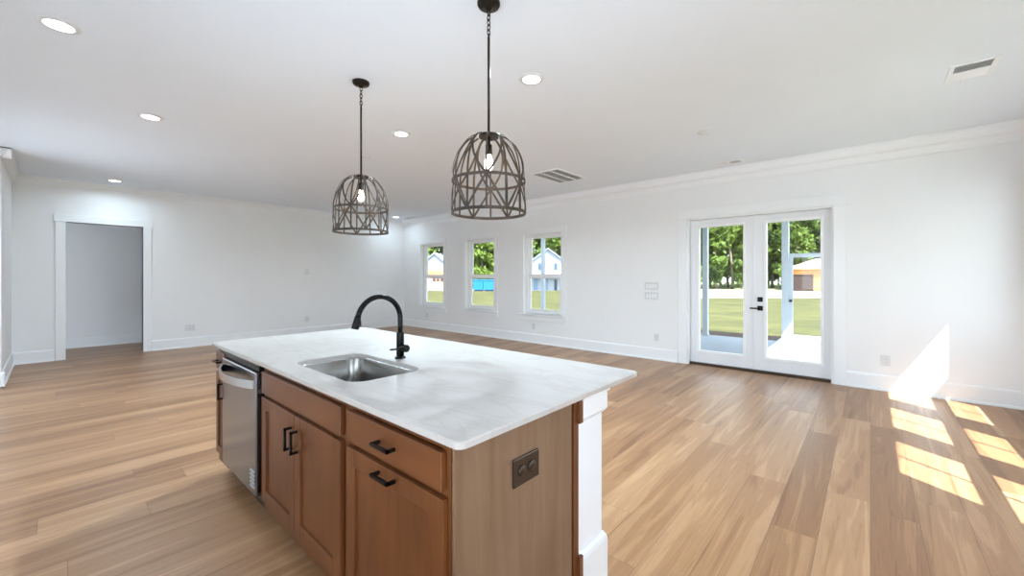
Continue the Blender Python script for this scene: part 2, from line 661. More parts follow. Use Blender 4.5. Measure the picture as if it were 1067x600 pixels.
# doorway casing on the back wall
b = B()
for y0, y1 in ((0.012, 0.125), (1.069, 1.182)):
    bx(b, (XB, y0, 0), (XB + 0.02, y1, 2.262), 0.002)
bx(b, (XB, -0.005, 2.262), (XB + 0.027, 1.2, 2.385), 0.003)
bx(b, (XB - 0.14, 0.105, 0), (XB + 0.004, 0.125, 2.262), 0.001)
bx(b, (XB - 0.14, 1.069, 0), (XB + 0.004, 1.089, 2.262), 0.001)
bx(b, (XB - 0.14, 0.105, 2.262), (XB + 0.004, 1.089, 2.282), 0.001)
struct('trim_4', b, M['trim'], label='flat white casing around the doorway')


# windows: built in wall coordinates (u along the wall, v outward, z up)
def window(n, c, P, root_loc, label, bar=False):
    root = sthing('window_%d' % n, root_loc, label)

    def part(name, boxes, m, parent=root, bev=0.003):
        b = B()
        for (u0, u1, v0, v1, z0, z1) in boxes:
            bx(b, P(u0, v0, z0), P(u1, v1, z1), bev)
        return obj(name, b, m, parent)
    a, d = c - WHW, c + WHW
    cw = 0.105
    part('casing', [(a - cw, a, -0.02, 0, WZ0, WZ1), (d, d + cw, -0.02, 0, WZ0, WZ1),
                    (a - cw - 0.012, d + cw + 0.012, -0.027, 0, WZ1, WZ1 + 0.12)], M['trim'])
    part('stool', [(a - cw - 0.02, d + cw + 0.02, -0.05, 0.0, WZ0 - 0.028, WZ0), (a + .001, d - .001, 0, 0.075, WZ0 - 0.02, WZ0)], M['trim'], bev=0.006)
    part('apron', [(a - cw, d + cw, -0.02, 0, WZ0 - 0.125, WZ0 - 0.028)], M['trim'])
    f = 0.045
    ft, rtop = (0.045, 0.058) if bar else (0.03, 0.042)
    part('frame', [(a, a + f, 0.072, 0.185, WZ0, WZ1), (d - f, d, 0.072, 0.185, WZ0, WZ1),
                   (a + f, d - f, 0.072, 0.185, WZ1 - ft, WZ1), (a + f, d - f, 0.072, 0.185, WZ0 - .01, WZ0 + f)], M['vinyl'])
    mid = 1.372
    s = 0.066
    for name, v0, v1, z0, z1, rb, rt_ in (('upper_sash', 0.128, 0.163, mid - 0.045, WZ1 - ft, 0.08, rtop), ('lower_sash', 0.088, 0.124, WZ0 + f, mid + 0.045, 0.06, 0.08)):
        sa = part(name, [(a + f, a + f + s, v0, v1, z0, z1), (d - f - s, d - f, v0, v1, z0, z1),
                         (a + f + s, d - f - s, v0, v1, z0, z0 + rb), (a + f + s, d - f - s, v0, v1, z1 - rt_, z1)], M['vinyl'])
        vm = (v0 + v1) / 2
        part('pane', [(a + f + s, d - f - s, vm - 0.002, vm + 0.002, z0 + rb, z1 - rt_)], M['glass'], sa, 0)
        if bar:
            part('glazing_bar', [(c - 0.008, c + 0.008, vm - 0.009, vm + 0.009, z0 + rb, z1 - rt_)], M['vinyl'], sa, 0.002)
    return root


names = ['far window nearest the room corner', 'middle window of the three in the white wall', 'window nearest the glazed double door']
for i, c in enumerate(WIN):
    window(i + 1, c, lambda u, v, z: (u, YW + v, z), (c, YW, WZ0), names[i])
for i, c in enumerate(RWIN):
    window(i + 4, c, lambda u, v, z: (XR + v, u, z), (XR, c, WZ0), None, True)

# glazed double door
b = B()
cw = 0.13
for x0, x1 in ((DX0 - cw, DX0), (DX1, DX1 + cw)):
    bx(b, (x0, YW - 0.02, 0), (x1, YW, DZ1), 0.003)
bx(b, (DX0 - cw - 0.015, YW - 0.028, DZ1), (DX1 + cw + 0.015, YW, DZ1 + 0.135), 0.003)
j = 0.022
bx(b, (DX0, YW, 0), (DX0 + j, YW + WT, DZ1), 0.001)
bx(b, (DX1 - j, YW, 0), (DX1, YW + WT, DZ1), 0.001)
bx(b, (DX0 + j, YW, DZ1 - j), (DX1 - j, YW + WT, DZ1), 0.001)
struct('trim_5', b, M['trim'], label='white casing and jamb around the double door')
b = B()
prism(b, [(0, 0), (0.15, 0), (0.15, 0.024), (0.11, 0.03), (0.03, 0.03), (0, 0.006)], (DX0 + j, YW + 0.03, 0), (DX1 - j, YW + 0.03, 0), (0, 1, 0))
struct('trim_6', b, M['threshold'], label='bronze threshold under the double door')


def door_leaf(n, x0, x1, g0, g1, label, hinges):
    y0, y1 = YW + 0.082, YW + 0.127
    z0, z1 = 0.036, DZ1 - 0.026
    root = sthing('door_%d' % n, ((x0 + x1) / 2, y0, z0), label)
    b = B()
    gz0, gz1 = 0.225, 2.118
    bx(b, (x0, y0, z0), (g0, y1, z1), 0.002)
    bx(b, (g1, y0, z0), (x1, y1, z1), 0.002)
    bx(b, (g0, y0, z0), (g1, y1, gz0), 0.0)
    bx(b, (g0, y0, gz1), (g1, y1, z1), 0.0)
    obj('slab', b, M['door'], root)
    b = B()
    w = 0.035
    for yy0, yy1 in ((y0 - 0.012, y0 + 0.012), (y1 - 0.012, y1 + 0.012)):
        bx(b, (g0 - w, yy0, gz0 - w), (g0, yy1, gz1 + w), 0.005)
        bx(b, (g1, yy0, gz0 - w), (g1 + w, yy1, gz1 + w), 0.005)
        bx(b, (g0, yy0, gz0 - w), (g1, yy1, gz0), 0.005)
        bx(b, (g0, yy0, gz1), (g1, yy1, gz1 + w), 0.005)
    obj('glazing_frame', b, M['vinyl'], root)
    b = B()
    bx(b, (g0, (y0 + y1) / 2 - 0.004, gz0), (g1, (y0 + y1) / 2 + 0.004, gz1))
    obj('pane', b, M['glass'], root)
    return root, y0


door_leaf(1, DX0 + j + 0.003, -1.262, -1.985, -1.385, 'left leaf of the glazed double door', 0)
dr, dy0 = door_leaf(2, -1.247, DX1 - j - 0.003, -1.088, -0.488, 'right leaf of the glazed double door, with black lever and deadbolt', 0)
b = B()
bx(b, (-1.262, dy0 + 0.0, 0.036), (-1.240, dy0 - 0.012, DZ1 - 0.026), 0.003)
obj('astragal', b, M['door'], dr)
b = B()
bx(b, (-1.204, dy0 - 0.012, 1.005), (-1.138, dy0, 1.071), 0.003)
lathe(b, [(0.018, 0), (0.018, 0.012), (0.014, 0.016)], 20, Matrix.Translation((-1.171, dy0 - 0.012, 1.038)) @ Matrix.Rotation(PI / 2, 4, 'X'))
bx(b, (-1.175, dy0 - 0.042, 1.022), (-1.167, dy0 - 0.026, 1.054), 0.002)
obj('deadbolt', b, M['black'], dr)
b = B()
bx(b, (-1.204, dy0 - 0.012, 0.88), (-1.138, dy0, 0.946), 0.003)
tube(b, [(-1.171, dy0 - 0.01, 0.913), (-1.171, dy0 - 0.05, 0.913)], 0.011)
bx(b, (-1.29, dy0 - 0.06, 0.902), (-1.158, dy0 - 0.044, 0.922), 0.004)
obj('lever_handle', b, M['black'], dr)

# ---------------------------------------------------------------- kitchen island
FY = 0.735                 # face of the doors and drawers
CY0, CY1 = 0.757, 1.37     # cabinet boxes
ZT = 0.894                 # underside of the worktop
ZK = 0.10


def pull(b, x, z, horizontal, L=0.105, y=FY):
    d, t = 0.034, 0.011
    if horizontal:
        for s in (-1, 1):
            bx(b, (x + s * (L / 2 - t), y - d, z - t / 2), (x + s * L / 2, y, z + t / 2), 0.001)
        bx(b, (x - L / 2, y - d, z - t / 2), (x + L / 2, y - d + t, z + t / 2), 0.001)
    else:
        for s in (-1, 1):
            bx(b, (x - t / 2, y - d, z + s * (L / 2 - t)), (x + t / 2, y, z + s * L / 2), 0.001)
        bx(b, (x - t / 2, y - d, z - L / 2), (x + t / 2, y - d + t, z + L / 2), 0.001)


def shaker(x0, x1, z0, z1, w=0.062):
    b = B()
    y0, y1 = FY, FY + 0.02
    bx(b, (x0, y0, z0), (x0 + w, y1, z1), 0.002)
    bx(b, (x1 - w, y0, z0), (x1, y1, z1), 0.002)
    bx(b, (x0 + w - .0005, y0, z0), (x1 - w + .0005, y1, z0 + w), 0.002)
    bx(b, (x0 + w - .0005, y0, z1 - w), (x1 - w + .0005, y1, z1), 0.002)
    bx(b, (x0 + w - .003, y0 + 0.009, z0 + w - .003), (x1 - w + .003, y1 - 0.002, z1 - w + .003))
    return b


def slabfront(x0, x1, z0, z1):
    b = B()
    bx(b, (x0, FY, z0), (x1, FY + 0.02, z1), 0.003)
    return b


def cabinet(x0, x1, label, deep=ZT, top=True):
    root = thing('base_cabinet', label, 'cabinet', ((x0 + x1) / 2, (CY0 + CY1) / 2, 0), None)
    b = B()
    t = 0.018
    # carcass: sides, back, bottom, face frame (open inside)
    bx(b, (x0, CY0, ZK), (x0 + t, CY1, ZT))
    bx(b, (x1 - t, CY0, ZK), (x1, CY1, ZT))
    bx(b, (x0 + t, CY1 - t, ZK), (x1 - t, CY1, ZT))
    bx(b, (x0 + t, CY0, ZK), (x1 - t, CY1 - t, ZK + t))
    bx(b, (x0, CY0 - 0.001, ZK), (x0 + 0.038, CY0 + t, ZT))
    bx(b, (x1 - 0.038, CY0 - 0.001, ZK), (x1, CY0 + t, ZT))
    bx(b, (x0 + 0.038, CY0 - 0.001, ZT - 0.045), (x1 - 0.038, CY0 + t, ZT))
    bx(b, (x0 + 0.038, CY0 - 0.001, 0.69), (x1 - 0.038, CY0 + t, 0.74))
    bx(b, (x0 + 0.038, CY0 - 0.001, ZK), (x1 - 0.038, CY0 + t, ZK + 0.05))
    obj('carcass', b, M['cab'], root)
    b = B()
    bx(b, (x0, CY0 + 0.075, 0), (x1, CY0 + 0.09, ZK), 0.0)
    obj('toe_kick', b, M['kick'], root)
    return root


ZD0, ZD1, ZF0, ZF1 = 0.165, 0.712, 0.732, 0.848
# narrow cabinet at the far left end
c = cabinet(-3.372, -3.142, 'narrow brown base cabinet left of the steel dishwasher')
f = obj('drawer_front', slabfront(-3.358, -3.156, ZF0, ZF1), M['cab_h'], c)
b = B(); pull(b, -3.257, 0.79, True); obj('handle', b, M['black'], f)
f = obj('door', shaker(-3.358, -3.156, ZD0, ZD1, 0.05), M['cab'], c)
b = B(); pull(b, -3.182, 0.605, False); obj('handle', b, M['black'], f)
# sink base
c = cabinet(-2.462, -1.519, 'wide brown sink cabinet with two doors under the sink')
f = obj('false_front', slabfront(-2.44, -1.543, ZF0, ZF1), M['cab_h'], c)
f = obj('door', shaker(-2.44, -1.997, ZD0, ZD1), M['cab'], c)
b = B(); pull(b, -2.03, 0.6, False); obj('handle', b, M['black'], f)
f = obj('door', shaker(-1.993, -1.543, ZD0, ZD1), M['cab'], c)
b = B(); pull(b, -1.96, 0.6, False); obj('handle', b, M['black'], f)
# right cabinet
c = cabinet(-1.518, -0.902, 'brown base cabinet with one drawer at the near island corner')
f = obj('drawer_front', slabfront(-1.492, -0.922, ZF0, ZF1), M['cab_h'], c)
b = B(); pull(b, -1.208, 0.79, True); obj('handle', b, M['black'], f)
f = obj('pull_out_door', shaker(-1.492, -0.915, ZD0, ZD1, 0.062), M['cab'], c)
b = B(); pull(b, -1.208, 0.686, True); obj('handle', b, M['black'], f)

# dishwasher
dw = thing('dishwasher', 'stainless steel dishwasher with a curved bar handle in the island', 'dishwasher', (-2.805, 1.05, 0))
x0, x1 = -3.128, -2.478
b = B()
bx(b, (x0 + .004, CY0 + 0.01, 0.1), (x1 - .004, CY1 - 0.02, 0.885))
obj('tub', b, M['black'], dw)
b = B()
bx(b, (x0, 0.718, 0.165), (x1, CY0 + 0.012, 0.835), 0.006)
obj('door', b, M['steel'], dw)
b = B()
bx(b, (x0 + .003, 0.735, 0.838), (x1 - .003, CY0 + 0.012, 0.872), 0.003)
obj('control_panel', b, M['black'], dw)
b = B()
pts = []
nrm = []
hx0, hx1 = x0 + 0.012, x1 - 0.012
for i in range(25):
    t = i / 24
    s = math.sin(PI * t)
    pts.append(Vector((hx0 + (hx1 - hx0) * t, 0.716 - 0.062 * s ** 0.75, 0.770 - 0.0 * s)))
    nrm.append(Vector((0, -1, 0)))
strip(b, pts, nrm, 0.046, 0.012)
bmesh.ops.recalc_face_normals(b, faces=list(b.faces))
bmesh.ops.bevel(b, geom=list(b.edges), offset=0.002, segments=1, affect='EDGES')
bx(b, (hx1 - 0.004, 0.706, 0.748), (hx1 + 0.004, 0.72, 0.793), 0.002)
bx(b, (hx0 - 0.004, 0.706, 0.748), (hx0 + 0.004, 0.72, 0.793), 0.002)
obj('handle', b, M['bright'], dw)
b = B()
for k in range(5):
    z = 0.205 + k * 0.021
    prism(b, [(0, 0), (0.006, 0.002), (0.006, 0.004), (0, 0.011)], (x1 - 0.085, 0.7185, z), (x1 - 0.012, 0.7185, z), (0, -1, 0))
obj('vent_louvres', b, M['louvre'], dw)
b = B()
bx(b, (x0, CY0 + 0.06, 0.0), (x1, CY0 + 0.075, 0.1), 0.002)
obj('toe_panel', b, M['black'], dw)

# end panel with corner strips, and the back of the island
XE = -0.885
b = B()
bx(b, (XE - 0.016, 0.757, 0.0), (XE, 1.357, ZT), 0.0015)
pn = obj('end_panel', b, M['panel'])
tag(pn, 'flat brown wood panel closing the near end of the island', 'panel')
pn_l = B()
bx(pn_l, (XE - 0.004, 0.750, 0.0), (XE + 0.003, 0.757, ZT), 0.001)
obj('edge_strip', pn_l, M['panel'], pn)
b = B()
bx(b, (XE - 0.016, 1.366, 0.0), (XE + 0.004, 1.402, ZT), 0.002)
bx(b, (XE - 0.016, 1.386, 0.765), (XE + 0.019, 1.414, ZT), 0.003)
bx(b, (XE - 0.016, 1.386, 0.0), (XE + 0.019, 1.414, 0.232), 0.003)
st = obj('scribe_strip', b, M['cab'])
tag(st, 'narrow brown filler strip between end panel and white post', 'strip')
b = B()
bx(b, (-3.36, 1.372, 0.0), (XE - 0.14, 1.386, ZT), 0.001)
bk = obj('back_panel', b, M['trim'])
tag(bk, 'white panel on the seating side of the island', 'panel')

# the white post at the seating corner
po = thing('island_post', 'white square post with plinth under the worktop overhang', 'post', (XE - 0.09, 1.51, 0))
px0, px1, py0, py1 = XE - 0.19, XE, 1.404, 1.598
b = B()
bx(b, (px0, py0, 0.0), (px1, py1, ZT), 0.003)
obj('shaft', b, M['trim'], po)


def ring_prism(b, prof, x0, x1, y0, y1, zb):
    """mitred moulding around a rectangle, open on the cabinet side left as is"""
    loops = []
    for o, u in prof:
        loops.append([b.verts.new((x0 - o, y0 - (o if False else 0), zb + u)), b.verts.new((x1 + o, y0, zb + u)),
                      b.verts.new((x1 + o, y1 + o, zb + u)), b.verts.new((x0 - o, y1 + o, zb + u))])
    for A, C in zip(loops, loops[1:]):
        for k in range(4):
            b.faces.new((A[k], A[(k + 1) % 4], C[(k + 1) % 4], C[k]))
    b.faces.new(loops[0])
    b.faces.new(loops[-1])


b = B()
ring_prism(b, [(0.001, 0), (0.012, 0.012), (0.017, 0.02), (0.017, 0.135), (0.001, 0.135)], px0, px1, py0, py1, ZT - 0.1355)
ring_prism(b, [(0.022, 0), (0.026, 0.004), (0.026, 0.035), (0.022, 0.04), (0.001, 0.04)], px0, px1, py0, py1, ZT - 0.0405)
obj('cap', b, M['trim'], po)
b = B()
ring_prism(b, [(0.018, 0), (0.018, 0.205), (0.014, 0.222), (0.004, 0.236), (0.001, 0.236)], px0, px1, py0, py1, 0.0)
obj('plinth', b, M['trim'], po)
b = B()
ring_prism(b, [(0.034, 0), (0.034, 0.008), (0.030, 0.018), (0.018, 0.024)], px0, px1, py0, py1, 0.0)
obj('shoe', b, M['trim'], po)


# worktop with the sink cut-out
def rrect(x0, x1, y0, y1, r, n=8):
    pts = []
    for cx, cy, a0 in ((x1 - r, y1 - r, 0), (x0 + r, y1 - r, 90), (x0 + r, y0 + r, 180), (x1 - r, y0 + r, 270)):
        for k in range(n + 1):
            a = math.radians(a0 + 90 * k / n)
            pts.append((cx + r * math.cos(a), cy + r * math.sin(a)))
    return pts


SX0, SX1, SY0, SY1 = -2.222, -1.588, 0.812, 1.170
TX0, TX1, TY0, TY1 = -3.335, -0.805, 0.703, 1.803
b = B()
outer = rrect(TX0, TX1, TY0, TY1, 0.026)
inner = rrect(SX0, SX1, SY0, SY1, 0.075)
ez = 0.0035
e_all = []
ov = [b.verts.new((x, y, 0.914)) for x, y in rrect(TX0 + ez, TX1 - ez, TY0 + ez, TY1 - ez, 0.0225)]
iv = [b.verts.new((x, y, 0.914)) for x, y in inner]
for L_ in (ov, iv):
    for k in range(len(L_)):
        e_all.append(b.edges.new((L_[k], L_[(k + 1) % len(L_)])))
bmesh.ops.triangle_fill(b, edges=e_all, use_beauty=True)
om = [b.verts.new((x, y, 0.914 - ez)) for x, y in outer]
ob = [b.verts.new((x, y, ZT)) for x, y in outer]
ib = [b.verts.new((x, y, ZT)) for x, y in inner]
n = len(ov)
for A, C in ((ov, om), (om, ob), (iv, ib), (ob, ib)):
    for k in range(n):
        b.faces.new((A[k], A[(k + 1) % n], C[(k + 1) % n], C[k]))
# strap the cut-out is matched point by point, so the underside ring is closed as well
ct = obj('countertop', b, M['quartz'])
tag(ct, 'white quartz worktop with rounded corners covering the island', 'countertop')

# sink
sk = thing('sink', 'stainless steel undermount sink set in the white worktop', 'sink', (-1.905, 0.99, 0.68))
b = B()
levels = [(0.018, ZT - 0.0005, 0.09), (0.0, ZT - 0.0005, 0.075), (-0.004, ZT - 0.008, 0.073), (-0.010, 0.76, 0.07), (-0.016, 0.715, 0.065), (-0.032, 0.694, 0.055), (-0.06, 0.687, 0.04)]
rings = []
for o, z, r in levels:
    rings.append([b.verts.new((x, y, z)) for x, y in rrect(SX0 - o, SX1 + o, SY0 - o, SY1 + o, r)])
for A, C in zip(rings, rings[1:]):
    for k in range(len(A)):
        fc = b.faces.new((A[k], A[(k + 1) % len(A)], C[(k + 1) % len(A)], C[k]))
        fc.smooth = True
b.faces.new(rings[-1])
bo = obj('basin', b, M['sinksteel'], sk)
md = bo.modifiers.new('solid', 'SOLIDIFY')
md.thickness = 0.0015
md.offset = -1
b = B()
lathe(b, [(0.057, 0.6875), (0.057, 0.690), (0.05, 0.6915), (0.042, 0.6905), (0.036, 0.6885), (0.02, 0.6885)], 32, Matrix.Translation((-1.905, 1.03, 0)))
obj('drain', b, M['bright'], sk)

# faucet
fx, fy = -1.904, 1.24
fa = thing('faucet', 'matte black gooseneck pull-down faucet beside the sink', 'faucet', (fx, fy, 0.914))
b = B()
lathe(b, [(0.030, 0.0), (0.030, 0.004), (0.027, 0.008), (0.0205, 0.010), (0.0205, 0.135), (0.0185, 0.141), (0.0135, 0.143)], 28, Matrix.Translation((fx, fy, 0.914)))
obj('body', b, M['faucet'], fa)
b = B()
zc, R_ = 1.128, 0.122
pts = [(fx, fy, 1.05), (fx, fy, 1.09)]
for k in range(25):
    a = math.radians(-2 + (168 + 2) * k / 24)
    pts.append((fx, fy - R_ + R_ * math.cos(a), zc + R_ * math.sin(a)))
last = Vector(pts[-1])
dirv = (last - Vector(pts[-2])).normalized()
tube(b, pts, 0.0135, 18)
obj('neck', b, M['faucet'], fa)
b = B()
sp = [last - dirv * 0.002 + dirv * s for s in (0, 0.004, 0.012, 0.05, 0.062, 0.064)]
tube(b, sp, [0.0145, 0.016, 0.0165, 0.0185, 0.0185, 0.015], 20)
hd = obj('spray_head', b, M['faucet'], fa)
b = B()
q = last + dirv * 0.034
bx(b, (q.x - 0.007, q.y + 0.014, q.z - 0.014), (q.x + 0.007, q.y + 0.024, q.z + 0.014), 0.003)
obj('spray_button', b, M['faucet'], hd)
b = B()
Rx = Matrix.Translation((fx, fy, 0.972)) @ Matrix.Rotation(PI / 2, 4, 'Y')
lathe(b, [(0.0205, 0.012), (0.0205, 0.058), (0.0190, 0.062), (0.002, 0.0625)], 24, Rx)
kn = obj('handle_hub', b, M['faucet'], fa)
b = B()
tube(b, [(fx + 0.045, fy - 0.01, 0.972), (fx + 0.046, fy - 0.09, 0.976)], [0.005, 0.0045], 10)
obj('lever', b, M['faucet'], kn)

# outlet on the end panel
ol = thing('island_outlet', 'dark bronze double outlet on the island end panel', 'outlet', (XE, 1.07, 0.70))
b = B()
bx(b, (XE, 1.0, 0.652), (XE + 0.008, 1.137, 0.747), 0.0035)
obj('cover_plate', b, M['bronze'], ol)
for k, yy in enumerate((1.043, 1.095)):
    b = B()
    lathe(b, [(0.0195, 0.0), (0.0195, 0.0035), (0.018, 0.005), (0.001, 0.0052)], 24, Matrix.Translation((XE + 0.007, yy, 0.700)) @ Matrix.Rotation(PI / 2, 4, 'Y'))
    rc = obj('receptacle', b, M['bronze'], ol)
    b = B()
    bx(b, (XE + 0.0115, yy - 0.008, 0.705), (XE + 0.0128, yy - 0.006, 0.713))
    bx(b, (XE + 0.0115, yy + 0.006, 0.705), (XE + 0.0128, yy + 0.008, 0.713))
    bx(b, (XE + 0.0115, yy - 0.003, 0.688), (XE + 0.0128, yy + 0.003, 0.694))
    obj('slots', b, M['plug'], rc)


# ---------------------------------------------------------------- pendants
def make_pendant(loc, label):
    X, Y = loc
    p = thing('pendant_light', label, 'pendant lamp', (X, Y, ZC), 'cage pendants over the island')
    T = Matrix.Translation((X, Y, 0))
    b = B()
    lathe(b, [(0.0, ZC), (0.066, ZC), (0.066, ZC - 0.012), (0.060, ZC - 0.022), (0.02, ZC - 0.028), (0.012, ZC - 0.045), (0.0, ZC - 0.046)], 36, T, cap=False)
    obj('canopy', b, M['rod'], p)
    b = B()
    z = ZC - 0.040
    for k in range(5):
        pts = []
        for q in range(14):
            a = 2 * PI * q / 14
            du, dz = 0.010 * math.cos(a), 0.019 * math.sin(a)
            pts.append((X + (du if k % 2 else 0), Y + (0 if k % 2 else du), z - 0.017 + dz))
        tube(b, pts, 0.0032, 6, closed=True)
        z -= 0.029
    obj('chain', b, M['rod'], p)
    b = B()
    zt = 2.170
    tube(b, [(X, Y, z + 0.006), (X, Y, z - 0.02), (X, Y, zt - 0.03)], [0.004, 0.0075, 0.0075], 12)
    obj('rod', b, M['rod'], p)
    # cage
    ZB, ZM, RT = 1.722, 1.905, 0.045
    RB = 0.21

    def rad(zz):
        if zz <= ZM:
            return RB - 0.004 * (zz - ZB) / (ZM - ZB)
        t = (zz - ZM) / (zt - ZM)
        return RT + (RB - 0.004 - RT) * math.sqrt(max(0, 1 - t ** 2.1))

    def P(r, a, zz):
        return Vector((X + r * math.cos(a), Y + r * math.sin(a), zz))
    b = B()
    for k in range(1):
        lathe(b, [(RT + .012, zt - 0.012), (RT + .012, zt + 0.004), (0.012, zt + 0.008), (0.012, zt - 0.014)], 24, T)
    obj('top_plate', b, M['rod'], p)

    def band(zz, w, r, t=0.006):
        b = B()
        lathe(b, [(r, zz - w / 2), (r + t, zz - w / 2), (r + t, zz + w / 2), (r, zz + w / 2), (r, zz - w / 2)], 48, T, cap=False)
        for f_ in b.faces:
            f_.smooth = False
        return obj('band', b, M['cage'], p)
    band(ZB, 0.017, RB - 0.001)
    band(ZM, 0.015, rad(ZM) + 0.001)

    def zlist(n=18):
        zs = [ZB + (ZM - ZB) * i / 6 for i in range(6)]
        for i in range(n + 1):
            a = PI / 2 * i / n
            zs.append(ZM + (zt - 0.004 - ZM) * math.sin(a))
        return zs
    off0 = YAW + PI / 2 + 0.0
    for k in range(12):
        a = off0 + 2 * PI * k / 12
        zs = zlist()
        pts = [P(rad(zz), a, zz) for zz in zs]
        nr = [Vector((math.cos(a), math.sin(a), 0.0 if zz < ZM else 1.2 * (zz - ZM) / (zt - ZM))).normalized() for zz in zs]
        b = B()
        strip(b, pts, nr, 0.011, 0.004)
        obj('rib', b, M['cage'], p)
    for k in range(6):
        for s in (-1, 1):
            b = B()
            zs = zlist()
            pts = []
            nr = []
            for zz in zs:
                if zz <= ZM:
                    t = (ZM - zz) / (ZM - ZB)
                    da = s * (PI / 6) * t
                else:
                    t = (zz - ZM) / (zt - ZM)
                    da = -s * (PI / 6) * math.sin(t * PI / 2) ** 0.8 * (1 - 0.0 * t)
                a = off0 + 2 * PI * k / 6 + da
                pts.append(P(rad(zz) + 0.005, a, zz))
                nr.append(Vector((math.cos(a), math.sin(a), 0.0 if zz < ZM else 1.2 * (zz - ZM) / (zt - ZM))).normalized())
            strip(b, pts, nr, 0.012, 0.0035)
            obj('strap', b, M['cage'], p)
    b = B()
    lathe(b, [(0.0, zt - 0.01), (0.008, zt - 0.01), (0.008, zt - 0.045), (0.02, zt - 0.055), (0.02, zt - 0.105), (0.017, zt - 0.11), (0.0, zt - 0.11)], 20, T, cap=False)
    obj('socket', b, M['rod'], p)
    b = B()
    lathe(b, [(0.0, zt - 0.108), (0.012, zt - 0.110), (0.014, zt - 0.122), (0.022, zt - 0.142), (0.027, zt - 0.165), (0.024, zt - 0.186), (0.013, zt - 0.199), (0.0, zt - 0.202)], 20, T, cap=False)
    obj('bulb', b, M['bulbglow'], p)
    return p


def bulb_lamp(p):
    l = bpy.data.lights.new('bulb_lamp', 'POINT')
    l.energy = BULB_W
    l.color = (1, 0.85, 0.68)
    l.shadow_soft_size = 0.03
    lo = bpy.data.objects.new('bulb_lamp', l)
    lo.location = (0, 0, 2.0 - ZC)
    col.objects.link(lo)
    lo.parent = p


p1 = make_pendant((-1.655, 1.667), 'bronze cage pendant lamp over the near end of the island')
p2 = copy_tree(p1, None, (-3.105, 1.655, ZC))
p2['label'] = 'bronze cage pendant lamp over the dishwasher end of the island'
bulb_lamp(p1)
bulb_lamp(p2)


# ---------------------------------------------------------------- ceiling fittings
def make_can(x, y, label):
    c = thing('recessed_downlight', label, 'downlight', (x, y, ZC), 'recessed downlights in the white ceiling')
    T = Matrix.Translation((x, y, ZC))
    b = B()
    lathe(b, [(0.070, -0.0105), (0.078, -0.0125), (0.094, -0.009), (0.101, -0.003), (0.101, 0.0), (0.07, 0.0), (0.07, -0.0105)], 40, T, cap=False)
    obj('trim_ring', b, M['plastic'], c)
    b = B()
    lathe(b, [(0.0, -0.0085), (0.0695, -0.0085), (0.0695, -0.001), (0.0, -0.001)], 40, T, cap=False)
    obj('lens', b, M['canglow'], c)
    return c


def can_lamp(c, k=1.0):
    l = bpy.data.lights.new('downlight_lamp', 'AREA')
    l.shape = 'DISK'
    l.size = 0.13
    l.energy = CAN_W * k
    l.spread = math.radians(165)
    l.color = (0.67, 0.86, 1.0)
    lo = bpy.data.objects.new('downlight_lamp', l)
    lo.location = (0, 0, -0.012)
    col.objects.link(lo)
    lo.parent = c


cans = [(-3.82, 0.02, 'large-looking round downlight in the top left corner of the ceiling', 0.15),
        (-5.33, 0.63, 'round downlight left of the farther pendant, second along the ceiling', 1.1),
        (-9.28, 0.66, 'round downlight close above the cased doorway', 0.16),
        (-2.03, 2.53, 'round downlight right of the nearer pendant rod', 2.6),
        (-3.88, 2.54, 'round downlight between the two pendants', 2.6),
        (-9.34, 5.95, 'small far downlight in the ceiling corner beyond the windows', 0.05)]
proto = None
for (x, y, lb, pw) in cans:
    if proto is None:
        c = proto = make_can(x, y, lb)
    else:
        c = copy_tree(proto, None, (x, y, ZC))
        c['label'] = lb
    can_lamp(c, pw)

# registers and detectors
v = thing('ceiling_register', 'white ceiling register with two louvre banks near the right wall', 'vent', (0.575, 4.65, ZC))
b = B()
x0, x1, y0, y1 = 0.45, 0.705, 4.475, 4.83
z0 = ZC - 0.008
for r in ((x0, y0, x0 + .03, y1), (x1 - .03, y0, x1, y1), (x0 + .03, y0, x1 - .03, y0 + .03), (x0 + .03, y1 - .03, x1 - .03, y1), (x0 + .03, (y0 + y1) / 2 - .008, x1 - .03, (y0 + y1) / 2 + .008)):
    bx(b, (r[0], r[1], z0), (r[2], r[3], ZC), 0.002)
obj('frame', b, M['grille'], v)
b = B()
bx(b, (x0 + .02, y0 + .02, ZC - 0.0015), (x1 - .02, y1 - .02, ZC))
obj('damper', b, M['duct'], v)
for s, ya, yb in ((-1, y0 + .03, (y0 + y1) / 2 - .008), (1, (y0 + y1) / 2 + .008, y1 - .03)):
    b = B()
    n = 9
    for k in range(n):
        yy = ya + (yb - ya) * (k + .5) / n
        prism(b, [(-0.006 * s, -0.001), (0.005 * s, -0.007), (0.0055 * s, -0.006), (-0.005 * s, -0.001)], (x0 + .03, yy, ZC), (x1 - .03, yy, ZC), (0, 1, 0))
    obj('louvre_bank', b, M['grille'], v)
b = B()
bx(b, (0.535, y1 - 0.022, ZC - 0.035), (0.545, y1 - 0.016, ZC), 0.001)
obj('lever', b, M['grille'], v)

